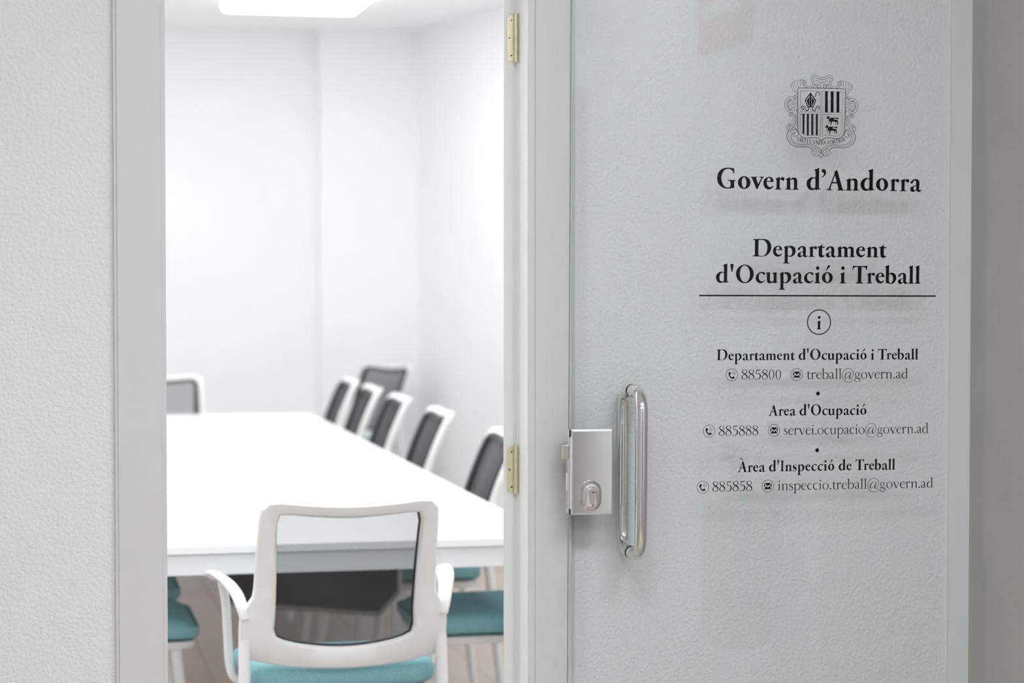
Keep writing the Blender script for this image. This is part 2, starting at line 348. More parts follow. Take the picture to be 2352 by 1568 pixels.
# light face: pen strokes (x, y, width), x-height 400, y up
def foot(x, a=62, b=62): return [('L', [(x-a, 11, 20), (x+b, 11, 20)]), ('L', [(x, 0, 90), (x, 30, 52)])]
def flag(x, y): return [('S', [(x-78, y-52, 16), (x-35, y-42, 40), (x+20, y-8, 34)])]
LIGHT = {
 't': (250, [('S', [(135, 500, 10), (118, 440, 40), (112, 380, 56), (112, 110, 54), (130, 30, 48), (180, 12, 34), (245, 45, 18)]), ('L', [(30, 385, 26), (240, 385, 26)])]),
 'r': (320, [('L', [(105, 0, 54), (105, 395, 54)]), *foot(105), *flag(105, 400), ('S', [(110, 300, 16), (160, 365, 26), (220, 395, 46), (275, 372, 62)]), ('D', (270, 368, 36))]),
 'e': (360, [('S', [(85, 238, 20), (330, 262, 24)]), ('S', [(322, 262, 26), (300, 355, 34), (215, 402, 24), (110, 350, 40), (58, 215, 58), (100, 70, 50), (215, 14, 36), (345, 70, 16)])]),
 'b': (430, [('L', [(85, 20, 52), (85, 640, 54)]), *flag(85, 650), ('S', [(92, 290, 16), (170, 375, 28), (260, 385, 38), (365, 310, 54), (385, 190, 58), (330, 60, 44), (210, 8, 24), (120, 25, 20), (72, 0, 14)])]),
 'a': (350, [('S', [(50, 300, 34), (75, 350, 30), (150, 390, 26), (225, 365, 44), (245, 290, 54), (245, 90, 54), (265, 30, 40), (300, 22, 26), (350, 55, 14)]), ('S', [(240, 235, 20), (140, 190, 24), (65, 125, 50), (75, 45, 46), (140, 15, 30), (245, 95, 16)])]),
 'l': (220, [('L', [(110, 0, 54), (110, 640, 54)]), *foot(110), *flag(110, 650)]),
 'g': (400, [('E', (180, 260, 128, 140, 46, 20)), ('S', [(260, 365, 20), (330, 358, 30), (385, 375, 30)]), ('S', [(110, 145, 18), (70, 90, 30), (95, 48, 40), (200, 35, 52), (310, 10, 54), (350, -70, 42), (280, -170, 28), (150, -190, 24), (50, -140, 34), (35, -70, 30), (110, 5, 18)])]),
 'o': (430, [('E', (212, 200, 190, 208, 58, 22, 0.25))]),
 'v': (400, [('L', [(60, 385, 60), (212, 0, 56)]), ('L', [(345, 385, 24), (212, 0, 24)]), ('L', [(5, 385, 20), (130, 385, 20)]), ('L', [(285, 385, 20), (400, 385, 20)])]),
 'n': (450, [('L', [(105, 0, 54), (105, 395, 54)]), *foot(105), *flag(105, 400), ('S', [(110, 290, 16), (190, 370, 26), (270, 388, 40), (335, 340, 54), (345, 250, 54), (345, 0, 54)]), *foot(345)]),
 '.': (170, [('D', (85, 38, 44))]),
 'd': (430, [('L', [(340, 0, 50), (340, 640, 54)]), *flag(340, 650), ('S', [(338, 10, 30), (385, 22, 24), (420, 30, 16)]), ('S', [(335, 350, 16), (240, 395, 24), (130, 345, 44), (58, 200, 60), (100, 60, 50), (195, 15, 30), (335, 95, 16)])]),
 's': (290, [('S', [(235, 300, 14), (225, 355, 22), (150, 395, 24), (70, 360, 36), (65, 285, 44), (140, 220, 54), (225, 160, 54), (245, 80, 44), (180, 15, 26), (90, 12, 24), (50, 60, 20), (38, 120, 14)])]),
 'i': (220, [('L', [(110, 0, 54), (110, 395, 54)]), *foot(110), *flag(110, 400), ('D', (112, 560, 40))]),
 'c': (350, [('S', [(300, 320, 46), (260, 378, 34), (190, 395, 24), (100, 345, 42), (55, 210, 60), (100, 70, 52), (215, 14, 38), (330, 75, 16)])]),
 'u': (450, [('S', [(95, 395, 54), (95, 130, 54), (130, 35, 46), (205, 15, 32), (340, 90, 16)]), ('L', [(345, 20, 54), (345, 395, 54)]), *flag(95, 398), *flag(345, 398), ('S', [(345, 12, 26), (390, 22, 20), (430, 28, 14)])]),
 'p': (440, [('L', [(100, -220, 54), (100, 395, 54)]), ('L', [(30, -222, 20), (175, -222, 20)]), *flag(100, 400), ('S', [(105, 290, 16), (180, 375, 26), (270, 385, 40), (375, 310, 54), (392, 190, 58), (335, 50, 44), (220, 6, 24), (105, 60, 18)])]),
 '8': (345, [('S', [(170, 612, 20), (85, 575, 32), (58, 490, 40), (90, 410, 50), (170, 345, 60), (265, 260, 60), (300, 155, 44), (255, 40, 28), (165, 2, 20), (75, 40, 34), (42, 140, 42), (80, 245, 30), (165, 330, 22), (250, 400, 28), (285, 490, 34), (250, 580, 26), (170, 612, 20)])]),
 '5': (345, [('L', [(95, 580, 52), (180, 583, 46), (285, 602, 40)]), ('L', [(92, 590, 26), (72, 355, 26)]), ('S', [(70, 352, 16), (150, 375, 26), (235, 340, 42), (290, 230, 58), (260, 95, 48), (180, 15, 32), (90, 0, 24), (20, 35, 48)])]),
 '0': (345, [('E', (172, 305, 138, 312, 46, 22, 0))]),
 '@': (745, [('S', [(715, 13, 12), (615, -136, 18), (440, -220, 22), (226, -166, 26), (58, 25, 30), (25, 239, 30), (112, 502, 24), (306, 645, 20), (507, 633, 24), (655, 502, 28), (688, 311, 26), (610, 60, 22), (545, 20, 24), (500, 60, 34)]),
   ('S', [(518, 361, 20), (388, 400, 26), (243, 302, 46), (185, 120, 50), (236, 23, 36), (316, 56, 20), (460, 238, 18)]), ('S', [(540, 387, 30), (482, 172, 52), (468, 42, 46), (511, 10, 26)])]),
}

def light_glyph(ch):
    w, els = LIGHT[ch]
    out = []
    for k, d in els:
        if k == 'S': out += ribbon([(x/400, y/400, v*1.08/400) for x, y, v in spline_open(d)])
        elif k == 'L': out += ribbon([(x/400, y/400, v*1.08/400) for x, y, v in d])
        elif k == 'D': out.append(('P', [ellipse(d[0]/400, d[1]/400, d[2]/400, d[2]/400, 16)]))
        elif k == 'E':
            cx, cy, rx, ry, wx, wy = d[:6]; tl = d[6] if len(d) > 6 else 0
            out.append(('P', [ellipse(cx/400, cy/400, rx/400, ry/400, 36), ellipse(cx/400, cy/400, (rx-wx)/400, (ry-wy)/400, 36, tl*0.3)]))
    return w/400, out

# capitals of the motto, as pen strokes on a 100-high body
CAPS = {'V': (80, [[(5, 98, 14), (42, 2, 14)], [(75, 98, 6), (42, 2, 6)], [(0, 98, 5), (24, 98, 5)], [(62, 98, 5), (88, 98, 5)]]),
 'I': (34, [[(17, 0, 15), (17, 98, 15)], [(4, 98, 5), (30, 98, 5)], [(4, 1, 5), (30, 1, 5)]]),
 'R': (74, [[(18, 0, 14), (18, 98, 14)], [(4, 1, 5), (32, 1, 5)], [(5, 96, 5), (44, 96, 8), (60, 76, 13), (46, 53, 8), (20, 50, 5)], [(36, 52, 12), (72, 3, 12)]]),
 'T': (72, [[(36, 0, 14), (36, 96, 14)], [(4, 95, 7), (68, 95, 7)], [(4, 95, 6), (3, 76, 4)], [(68, 95, 6), (70, 76, 4)], [(22, 1, 5), (50, 1, 5)]]),
 'S': (54, [[(44, 78, 6), (38, 94, 7), (22, 98, 8), (9, 80, 12), (16, 60, 15), (38, 42, 16), (46, 20, 12), (32, 2, 7), (14, 4, 7), (6, 24, 5)]]),
 'N': (86, [[(14, 0, 7), (14, 98, 7)], [(14, 96, 15), (72, 4, 15)], [(72, 0, 7), (72, 98, 7)], [(2, 98, 5), (20, 98, 5)], [(60, 98, 5), (84, 98, 5)], [(4, 1, 5), (25, 1, 5)]]),
 'A': (82, [[(40, 98, 7), (10, 2, 6)], [(40, 98, 14), (72, 2, 14)], [(20, 36, 6), (58, 36, 6)], [(0, 1, 5), (22, 1, 5)], [(58, 1, 5), (86, 1, 5)]]),
 'F': (60, [[(18, 0, 14), (18, 98, 14)], [(4, 96, 6), (56, 96, 7)], [(56, 96, 5), (57, 78, 4)], [(20, 52, 6), (46, 52, 6)], [(4, 1, 5), (32, 1, 5)]]),
 'O': (88, [[(44, 98, 7), (16, 80, 12), (8, 50, 15), (18, 16, 12), (44, 0, 7), (72, 18, 12), (82, 50, 15), (72, 84, 12), (44, 98, 7)]])}

def set_line(text, face, x0, x1, base, xh):
    """glyph elements of a line from x0 to x1 on a baseline, in metres on the door"""
    pen, placed = 0.0, []
    for ch in text:
        if ch == ' ':
            pen += 0.52 if face == 'bold' else 0.5
            continue
        w, els = bold_glyph(ch) if face == 'bold' else light_glyph(ch)
        l, r = [v/267 for v in BOLD_SIDE[ch]] if face == 'bold' else (0.0, 0.0)
        placed.append((pen + l, w, els))
        pen += l + w + r
    a = placed[0][0]; b = placed[-1][0] + placed[-1][1]
    sx = (x1 - x0)/(b - a)
    out = []
    for p, w, els in placed:
        for k, d in els:
            if k == 'Q': out.append((k, [(x0 + (p - a + x)*sx, base + y*xh) for x, y in d]))
            else: out.append((k, [[(x0 + (p - a + x)*sx, base + y*xh) for x, y in l] for l in d]))
    return out

def flat_mesh(name, els, mat, parent, y):
    """vinyl film: flat faces in the door's XZ plane, facing the corridor"""
    bm = bmesh.new()
    for k, d in els:
        if k == 'Q':
            v = [bm.verts.new((a, y, b)) for a, b in d]
            bm.faces.new(v)
        else:
            tri = mathutils.geometry.tessellate_polygon([[Vector((a, b, 0)) for a, b in l] for l in d])
            flat = [bm.verts.new((a, y, b)) for l in d for a, b in l]
            for t in tri:
                if len(set(t)) == 3:
                    try: bm.faces.new([flat[i] for i in t])
                    except ValueError: pass
    for f in bm.faces:
        f.normal_update()
        if f.normal.y > 0: f.normal_flip()
    return finish(name, bm, mat, parent)
CREST_AT = (-0.3942, 1.7592)   # centre on the door; the numbers below are in 1/20 mm
CREST_HALF = [
 (15, "1,1607 -102,1627 -207,1688 -320,1727 -416,1697 -468,1611 -452,1520 -399,1409 -398,1324 -457,1267 -561,1257 -666,1283 -741,1324 -786,1358 -801,1399 -779,1435 -734,1432 -729,1390 -756,1372"),
 (15, "-741,1319 -681,1353 -667,1403 -705,1465 -772,1477 -839,1448 -857,1377 -800,1287 -680,1212 -561,1191 -441,1197 -322,1242 -218,1286 -166,1295 -129,1286 -125,1258"),
 (17, "2,1537 -116,1549 -221,1596 -311,1636 -378,1613 -388,1564 -339,1452 -312,1383 -316,1310 -249,1335 -159,1358 -84,1339 -51,1276 -83,1212 -135,1197 -195,1224 -206,1270 -166,1302"),
 (15, "-268,1465 -243,1504 -175,1484 -85,1430 3,1421"),
 (12, "-779,1477 -824,1518 -891,1517 -928,1467 -935,1382 -889,1271"),
 (12, "-906,1502 -966,1505 -1025,1464 -1046,1394 -1031,1310 -978,1248"),
 (12, "-1040,1492 -1099,1484 -1173,1419 -1180,1334 -1142,1251 -1097,1196"),
 (12, "-1181,1426 -1262,1375 -1283,1304 -1231,1221 -1126,1111 -1032,973"),
 (15, "-1269,1353 -1328,1289 -1305,1191 -1215,1081 -1124,985 -1094,901 -1101,824 -1123,799 -1150,818"),
 (15, "-1031,959 -1022,874 -1041,804 -1078,754 -1137,746 -1197,779 -1205,828 -1161,871 -1116,844 -1108,809"),
 (15, "-1197,793 -1301,819 -1420,788 -1523,695 -1574,582 -1572,441 -1519,302 -1429,220 -1325,180 -1221,196 -1170,253 -1178,323 -1230,371 -1290,349 -1304,300 -1267,272 -1230,291"),
 (15, "-1182,780 -1144,703 -1166,618 -1232,582 -1292,602 -1322,657 -1293,707 -1241,701 -1218,667 -1248,642"),
 (12, "-1315,735 -1404,698 -1470,612 -1484,485 -1461,373 -1400,291 -1311,247"),
 (20, "-1308,707 -1381,656 -1433,557 -1431,430 -1386,333 -1296,276"),
 (12, "-1048,705 -1076,620 -1150,563 -1254,544"),
 (12, "-1028,579 -1120,507 -1224,498 -1336,528"),
 (12, "-1028,481 -1134,408 -1268,413 -1358,474 -1380,509"),
 (12, "-1027,376 -1096,290 -1028,235"),
 (12, "-1026,312 -1070,283 -1025,186 -1086,51 -1023,17"),
 (15, "-1265,85 -1272,52 -1309,28 -1376,35 -1409,101 -1362,158 -1273,164 -1161,99 -1093,-26 -1077,-138 -1085,-103 -1119,-279 -1189,-388 -1274,-471 -1373,-520 -1459,-502 -1495,-435 -1474,-374 -1418,-359 -1360,-385 -1348,-432 -1381,-462 -1417,-440"),
 (12, "-1317,131 -1272,85 -1219,-29 -1211,-141 -1220,-106 -1262,-214 -1311,-303"),
 (12, "-1250,139 -1182,28 -1147,-112 -1149,-104 -1190,-267 -1275,-363 -1346,-421"),
 (17, "-1295,117 -1325,121 -1339,88 -1317,68"),
 (12, "-1146,92 -1048,-39 -1022,-123"),
 (12, "-1432,-315 -1383,-264 -1326,-276 -1307,-323 -1325,-364"),
 (12, "-1460,-367 -1404,-318 -1347,-331 -1322,-367"),
 (12, "-1031,-169 -1061,-292 -1101,-353"),
 (20, "-1380,-520 -1444,-623 -1478,-758 -1455,-893 -1383,-1013 -1268,-1119 -1139,-1184 -981,-1208 -753,-1204 -552,-1214 -423,-1266 -343,-1339"),
 (12, "-1009,-588 -1073,-548 -1173,-543 -1273,-606 -1358,-675 -1378,-797 -1341,-918 -1255,-1024 -1125,-1103 -982,-1154 -753,-1157 -524,-1160 -351,-1211 -236,-1290 -177,-1411 -220,-1493 -305,-1535 -392,-1503 -421,-1429 -379,-1354 -307,-1339 -250,-1372 -242,-1426 -277,-1460 -328,-1441 -328,-1407"),
 (17, "-1101,-643 -1172,-638 -1258,-687 -1292,-782 -1270,-903 -1183,-1009 -1068,-1075 -925,-1099 -696,-1102 -467,-1105 -280,-1142 -107,-1234 -20,-1327 9,-1394 -26,-1456 -62,-1470"),
 (17, "-1122,-646 -1186,-672 -1193,-733 -1121,-785 -1043,-764 -986,-695 -1004,-594 -1074,-501 -1188,-490 -1309,-559 -1365,-621"),
 (12, "-1224,-443 -1139,-444 -1067,-508"),
 (15, "-316,-1224 -179,-1276 -77,-1382 -62,-1463 -119,-1545 -205,-1574 -305,-1538"),
 (17, "-62,-1470 -102,-1532 -39,-1588 19,-1641"),
 (22, "7,1190 -501,1188 -1022,1185"),
 (22, "-1021,1185 -1021,706 -1019,3 -1011,-358"),
 (22, "-1011,-358 -1002,-560 -943,-694 -842,-794 -699,-841 -527,-835 -298,-815 -140,-842 -53,-888 12,-931"),
]
CREST_LINES = [
 (12, "-913,1069 -906,638 -906,216 -469,218 -38,220 -42,657 -43,1076 -478,1074 -913,1069"),
 (12, "23,1071 24,658 25,217 465,219 900,223 902,649 907,1070 457,1069 23,1071"),
 (12, "-908,129 -906,-135 -906,-100 -903,-464 -880,-565 -815,-651 -700,-717 -557,-735 -328,-717 -184,-728 -47,-759"),
 (12, "-47,-759 -56,-272 -36,-118 -38,143 -461,137 -908,132"),
 (12, "32,134 34,-117 35,-81 39,-758 132,-722 304,-705 535,-735 708,-732 851,-648 900,-538 897,-254 901,-99 901,134 466,135 32,134"),
 (27, "-140,891 -98,937 -111,1000 -171,1027 -231,1002 -245,948 -252,889 -296,832"),
 (15, "-245,948 -282,958"),
 (15, "-251,913 -285,926"),
 (27, "-828,271 -747,358 -665,446"),
 (35, "-803,348 -848,372 -851,428 -814,452 -750,428"),
 (35, "-702,326 -641,264 -582,286 -535,365"),
 (30, "-411,374 -381,305 -313,264 -254,314 -225,414 -166,457 -106,430 -98,374 -137,328"),
]
CREST_FILLS = [
 ("147,1074 262,1074 268,218 152,219",),
 ("392,1074 517,1074 519,219 396,219",),
 ("640,1074 764,1074 768,221 645,220",),
 ("-819,131 -725,132 -727,-96 -729,-717 -772,-678 -808,-651 -813,-98",),
 ("-628,134 -539,135 -543,-92 -539,-734 -624,-726 -630,-94",),
 ("-439,136 -349,138 -351,-89 -345,-717 -431,-725 -437,-90",),
 ("-237,139 -155,140 -159,-85 -153,-720 -234,-715 -240,-86",),
 ("-481,1010 -237,702 -356,387 -476,415 -590,382 -726,695", "-510,903 -512,457 -580,445 -672,697", "-443,899 -439,458 -372,446 -290,691",),
 ("-527,836 -527,478 -563,470 -639,683",),
 ("-423,829 -423,471 -390,469 -320,685",),
 ("206,-21 250,29 242,88 280,50 302,58 320,98 326,44 359,31 348,-12 306,-62 261,-44",),
 ("366,-4 467,12 587,0 707,17 741,-18 708,-57 648,-27 543,-36 528,-62 588,-75 693,-80 709,-146 727,-188 700,-280 670,-280 687,-188 649,-147 638,-218 623,-263 596,-264 627,-182 589,-176 544,-149 451,-161 437,-250 420,-302 385,-296 405,-222 394,-155 352,-153 330,-195 344,-240 317,-227 304,-182 331,-139 318,-71",),
 ("256,-91 289,-90 289,-112 256,-112",),
 ("158,-390 202,-340 194,-281 232,-318 254,-311 272,-271 278,-325 311,-338 300,-381 258,-431 213,-413",),
 ("318,-373 419,-357 539,-369 659,-353 693,-387 660,-426 600,-396 495,-405 480,-431 540,-444 645,-449 661,-515 679,-557 652,-649 622,-650 639,-558 601,-516 590,-587 575,-632 548,-633 579,-552 541,-545 496,-518 403,-530 389,-619 371,-671 337,-665 357,-591 346,-524 304,-522 282,-564 296,-609 269,-596 256,-551 283,-508 270,-440",),
 ("208,-460 241,-459 241,-480 208,-481",),
]
MOTTO_ARC = "-1062,-964 -969,-989 -812,-1023 -640,-1051 -467,-1075 -324,-1089 -152,-1097 21,-1098 193,-1095 365,-1081 538,-1058 710,-1023 883,-980 1063,-915"
def pts2(s): return [tuple(float(v) for v in t.split(',')) for t in s.split()]
def crest_elements():
    K = 1/20000
    cx, cz = CREST_AT
    els = []
    def stroke(w, pts):
        for k, q in ribbon([(cx + x*K, cz + z*K, w*K) for x, z in spline_open(pts, 5)]): els.append((k, q))
    for w, s in CREST_HALF:
        p = pts2(s)
        stroke(w, p); stroke(w, [(-x, z) for x, z in p])
    for w, s in CREST_LINES:
        p = pts2(s)
        for k, q in ribbon([(cx + x*K, cz + z*K, w*K) for x, z in (spline_open(p, 4) if w > 14 else p)]): els.append((k, q))
    for ls in CREST_FILLS:
        els.append(('P', [[(cx + x*K, cz + z*K) for x, z in pts2(l)] for l in ls]))
    # the motto on its arc, glyph by glyph
    arc = spline_open(pts2(MOTTO_ARC), 20)
    cum = [0.0]
    for a, b in zip(arc, arc[1:]): cum.append(cum[-1] + math.hypot(b[0]-a[0], b[1]-a[1]))
    text, gap = "VIRTVS VNITA FORTIOR", 9
    total = sum((40 if c == ' ' else CAPS[c][0] + gap) for c in text)
    f = cum[-1]/total; pen = 0.0
    for c in text:
        if c == ' ':
            pen += 40*f; continue
        w = CAPS[c][0]
        mid = pen + w*f/2
        i = max(k for k in range(len(cum)) if cum[k] <= mid); i = min(i, len(arc)-2)
        t = (mid-cum[i])/(cum[i+1]-cum[i])
        px, pz = arc[i][0]+(arc[i+1][0]-arc[i][0])*t, arc[i][1]+(arc[i+1][1]-arc[i][1])*t
        an = math.atan2(arc[i+1][1]-arc[i][1], arc[i+1][0]-arc[i][0]); ca, sa = math.cos(an), math.sin(an)
        fy = 1.12*f
        for st in CAPS[c][1]:
            q = [((x-w/2)*f, y*fy, wd*f*1.1) for x, y, wd in st]
            for k, d in ribbon([(cx+(px+x*ca-y*sa)*K, cz+(pz+x*sa+y*ca)*K, wd*K) for x, y, wd in q]): els.append((k, d))
        pen += (w+gap)*f
    return els
# ---------------------------------------------------------------- the setting
CEIL = 2.84
def struct(o, label, cat): return tag(o, label, cat, None, 'structure')
bm = bmesh.new(); box(bm, -4.2, 4.2, -6.2, 8.9, -0.08, 0.0)
struct(finish('floor', bm, M['floor']), 'pale oak plank floor running under the white table and chairs', 'floor')
bm = bmesh.new(); box(bm, -4.2, 4.2, -6.2, 8.9, CEIL, CEIL + 0.1)
struct(finish('ceiling', bm, M['ceil']), 'plain white ceiling over the meeting room', 'ceiling')
OX0, OX1, OZ = 0.262, 0.992, 2.11           # hole of the meeting room doorway
struct(boxes('wall_front', [(-4.1, OX0, 0, 0.14, 0, CEIL), (OX1, 3.9, 0, 0.14, 0, CEIL), (OX0, OX1, 0, 0.14, OZ, CEIL)], M['stipple']),
       'white stippled wall around the meeting room doorway and behind the glass door', 'wall')
struct(boxes('wall_back', [(-1.6, 1.665, 8.36, 8.5, 0, CEIL), (1.665, 2.6, 8.22, 8.5, 0, CEIL)], M['room']),
       'white far wall of the meeting room with a shallow pier at its right', 'wall')
bm = bmesh.new(); prism(bm, [(2.24, 8.22), (3.70, 0.14), (3.9, 0.14), (2.44, 8.5), (2.26, 8.5)], 0, CEIL)
struct(finish('wall_right', bm, M['room']), 'smooth white right wall of the meeting room behind the row of chairs', 'wall')
struct(boxes('wall_left', [(-1.6, -1.45, 0.14, 8.36, 0, CEIL)], M['room']), 'smooth white left wall of the meeting room, hidden by the doorway', 'wall')
struct(boxes('wall_side', [(1.952, 2.10, -1.06, 0.0, 0, CEIL)], M['taupe']), 'taupe painted wall at the right edge, square to the glass door', 'wall')
struct(boxes('wall_rear', [(-4.1, 2.1, -6.05, -5.9, 0, CEIL)], M['wallwhite']), 'plain corridor wall behind the photographer', 'wall')
struct(boxes('wall_end', [(-4.1, -3.95, -5.9, 0, 0, CEIL)], M['wallwhite']), 'plain corridor end wall far to the left of the photo', 'wall')
struct(boxes('wall_corridor', [(1.953, 2.10, -5.9, -1.06, 0, CEIL)], M['wallwhite']), 'white corridor wall outside the photo carrying the fire extinguisher', 'wall')
d2 = boxes('added_door_2', [(0.5, 1.5, -5.90, -5.86, 0, 2.1)], M['darkdoor'])  # dark slab added behind the camera to streak the steel reflections
struct(d2, 'unseen dark grey door added behind the camera for a dark streak in the steel handle', 'door')
d3 = boxes('added_door_3', [(1.91, 1.952, -4.5, -3.4, 0, 2.1)], M['browndoor'])  # brown slab added out of view to darken the handle's reflections
struct(d3, 'unseen brown wooden door added on the right to darken reflections in the steel handle', 'door')
# flat board in the corner behind the glass door
struct(boxes('trim_2', [(1.905, 1.952, -0.006, 0.0, 0, 2.4)], M['smooth']), 'smooth narrow strip in the corner behind the glass door, beside the taupe wall', 'trim')

# door frame of the meeting room: moulded casings, rebated jamb with two hinges
frame = empty('trim_1', (0, 0, 0))
struct(frame, 'light grey lacquered frame around the open meeting room doorway', 'door frame')
boxes('casing', [(0.1735, 0.2585, -0.018, 0.0, 0, 2.2), (0.2570, 0.2670, -0.0125, 0.14, 0, 2.2), (0.1675, 0.1745, -0.014, 0.0, 0, 2.2)], M['trim'], frame, 0.0012)
boxes('casing', [(1.0035, 1.0795, -0.018, 0.0, 0, 2.2), (0.9885, 1.0050, -0.0135, 0.0, 0, 2.2), (1.0790, 1.0890, -0.004, 0.0, 0, 2.2)], M['trim'], frame, 0.0012)
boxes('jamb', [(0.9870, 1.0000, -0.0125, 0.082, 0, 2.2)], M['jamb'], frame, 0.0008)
boxes('casing', [(0.2670, 0.9870, -0.0155, 0.0, 2.1, 2.2), (0.2670, 0.9870, 0.0, 0.082, 2.08, 2.13)], M['trim'], frame, 0.0012)
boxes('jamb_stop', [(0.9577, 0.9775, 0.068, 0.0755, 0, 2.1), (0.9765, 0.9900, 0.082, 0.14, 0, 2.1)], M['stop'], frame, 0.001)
for z0, z1 in ((1.8769, 1.9719), (0.9939, 1.0902)):
    bm = bmesh.new()
    out = [(0.9632, z0+0.003), (0.966, z0), (0.9775, z0), (0.9775, z1), (0.970, z1-0.001), (0.9675, z1-0.005), (0.9632, z1-0.008)]
    a = [bm.verts.new((x, 0.0665, z)) for x, z in out]; b = [bm.verts.new((x, 0.0680, z)) for x, z in out]
    bm.faces.new(a[::-1]); bm.faces.new(b)
    for i in range(len(out)): bm.faces.new((a[i], a[(i+1) % len(out)], b[(i+1) % len(out)], b[i]))
    h = finish('hinge', bm, M['brass'], frame); h['label'] = 'pale brass door hinge'
    bm = bmesh.new(); zm = (z0+z1)/2 - 0.002
    for a0, a1 in ((z0-0.002, zm-0.0012), (zm+0.0012, z1+0.002)):
        sweep(bm, [(0.9810, 0.0635, a0), (0.9810, 0.0635, a1)], 0.0046, 20)
    sweep(bm, [(0.9810, 0.0635, zm-0.002), (0.9810, 0.0635, zm+0.002)], 0.0040, 20)
    finish('hinge_barrel', bm, M['brass'], h, 40)
    for fx, fz in ((0.9728, 0.87), (0.9685, 0.49), (0.9728, 0.12)):
        bm = bmesh.new(); z = z0 + (z1-z0)*fz
        rings = [[bm.verts.new((fx + r*math.cos(2*PI*k/20), y, z + r*math.sin(2*PI*k/20))) for k in range(20)] for r, y in ((0.0034, 0.0665), (0.0033, 0.0660), (0.0016, 0.0661), (0.0014, 0.0664))]
        for A, B in zip(rings, rings[1:]):
            for k in range(20): bm.faces.new((A[k], A[(k+1) % 20], B[(k+1) % 20], B[k]))
        f = bm.faces.new(rings[-1]); f.material_index = 1
        s = finish('screw', bm, M['screw'], h, 20); s.data.materials.append(M['dark'])

# ---------------------------------------------------------------- the glass door standing open against the wall
PIV = Vector((1.97, -0.085, 0.0))
door = empty('door_1', PIV)
door.rotation_euler = (0, 0.0048, 0)
struct(door, 'frameless glass door with black lettering, folded open against the stippled wall', 'glass door')
GX0, GX1 = -0.9195, -0.022         # left and right edge of the pane, from the hinge line
bm = bmesh.new(); box(bm, GX0, GX1, -0.005, 0.005, 0.012, 2.25)
pane = finish('glass_pane', bm, M['glass'], door)
pane.data.materials.append(M['glassedge'])
for p in pane.data.polygons:
    if p.normal.x < -0.5 or abs(p.normal.z) > 0.5: p.material_index = 1
YF = -0.0053
U = {'cap': 0.0253}
LINES = [('title_lettering', 'bold', 'Govern d’Andorra', -0.6155, -0.1746, 1.6121, 0.0253),
 ('title_lettering', 'bold', 'Departament', -0.5392, -0.2502, 1.476, 0.0220),
 ('title_lettering', 'bold', "d'Ocupació i Treball", -0.6164, -0.1750, 1.4225, 0.0220),
 ('heading_lettering', 'bold', "Departament d'Ocupació i Treball", -0.6138, -0.1781, 1.2661, 0.0134),
 ('contact_lettering', 'light', '885800', -0.5612, -0.4748, 1.2266, 0.0131),
 ('contact_lettering', 'light', 'treball@govern.ad', -0.4215, -0.2001, 1.2268, 0.0131),
 ('heading_lettering', 'bold', "Area d'Ocupació", -0.5023, -0.2904, 1.1527, 0.0134),
 ('contact_lettering', 'light', '885888', -0.6085, -0.5230, 1.1131, 0.0131),
 ('contact_lettering', 'light', 'servei.ocupacio@govern.ad', -0.4703, -0.1535, 1.1133, 0.0131),
 ('heading_lettering', 'bold', "Àrea d'Inspecció de Treball", -0.5673, -0.2262, 1.0390, 0.0134),
 ('contact_lettering', 'light', '885858', -0.6212, -0.5350, 1.0002, 0.0131),
 ('contact_lettering', 'light', 'inspeccio.treball@govern.ad', -0.4817, -0.1419, 1.0002, 0.0131)]
for name, face, text, x0, x1, z, xh in LINES:
    flat_mesh(name, set_line(text, face, x0, x1, z, xh), M['vinyl'], door, YF)
flat_mesh('crest_emblem', crest_elements(), M['vinyl'], door, YF)
flat_mesh('rule_line', [('Q', [(-0.6513, 1.3952), (-0.1409, 1.3952), (-0.1409, 1.3981), (-0.6513, 1.3981)])], M['vinyl'], door, YF)
def ring_el(x, z, r, w, n=64): return ('P', [ellipse(x, z, r, r, n), ellipse(x, z, r-w, r-w, n)])
w_i, e_i = bold_glyph('i')
xi, zi, s_i = -0.3956, 1.3285, 0.0172
els = [ring_el(-0.3954, 1.3429, 0.0260, 0.0021)]
for k, d in e_i: els.append((k, [[(xi + (x - 0.27)*s_i, zi + y*s_i) for x, y in l] for l in d]))
flat_mesh('info_icon', els, M['vinyl'], door, YF)
for x, z in ((-0.3962, 1.1970), (-0.3968, 1.0809)):
    flat_mesh('bullet_dot', [('P', [ellipse(x, z, 0.0041, 0.0041, 24)])], M['vinyl'], door, YF)
for x, z in ((-0.5808, 1.2362), (-0.6284, 1.1229), (-0.6407, 1.0095)):
    K = 0.0127/114                  # drawing: ring radius 114
    els = [ring_el(x, z, 0.0127, 0.0009)]
    hs = smooth_closed(parse("55,205! 66,188 88,184 94,196 98,214 88,226 78,232 86,252 104,274 122,284 132,272 148,266 162,274 166,288 158,302 140,310 118,308 92,292 66,258 52,228"))
    els.append(('P', [[(x + (a-119)*K, z + (238-b)*K) for a, b in hs]]))
    for arc in ([(118, 208, 5), (132, 214, 6), (140, 228, 6), (142, 238, 4)], [(120, 190, 4), (144, 198, 6), (160, 220, 6), (163, 240, 4)], [(122, 172, 4), (154, 182, 6), (178, 212, 6), (183, 244, 4)]):
        els += ribbon([(x + (a-119)*K, z + (238-b)*K, w*K) for a, b, w in spline_open(arc)])
    flat_mesh('phone_icon', els, M['vinyl'], door, YF)
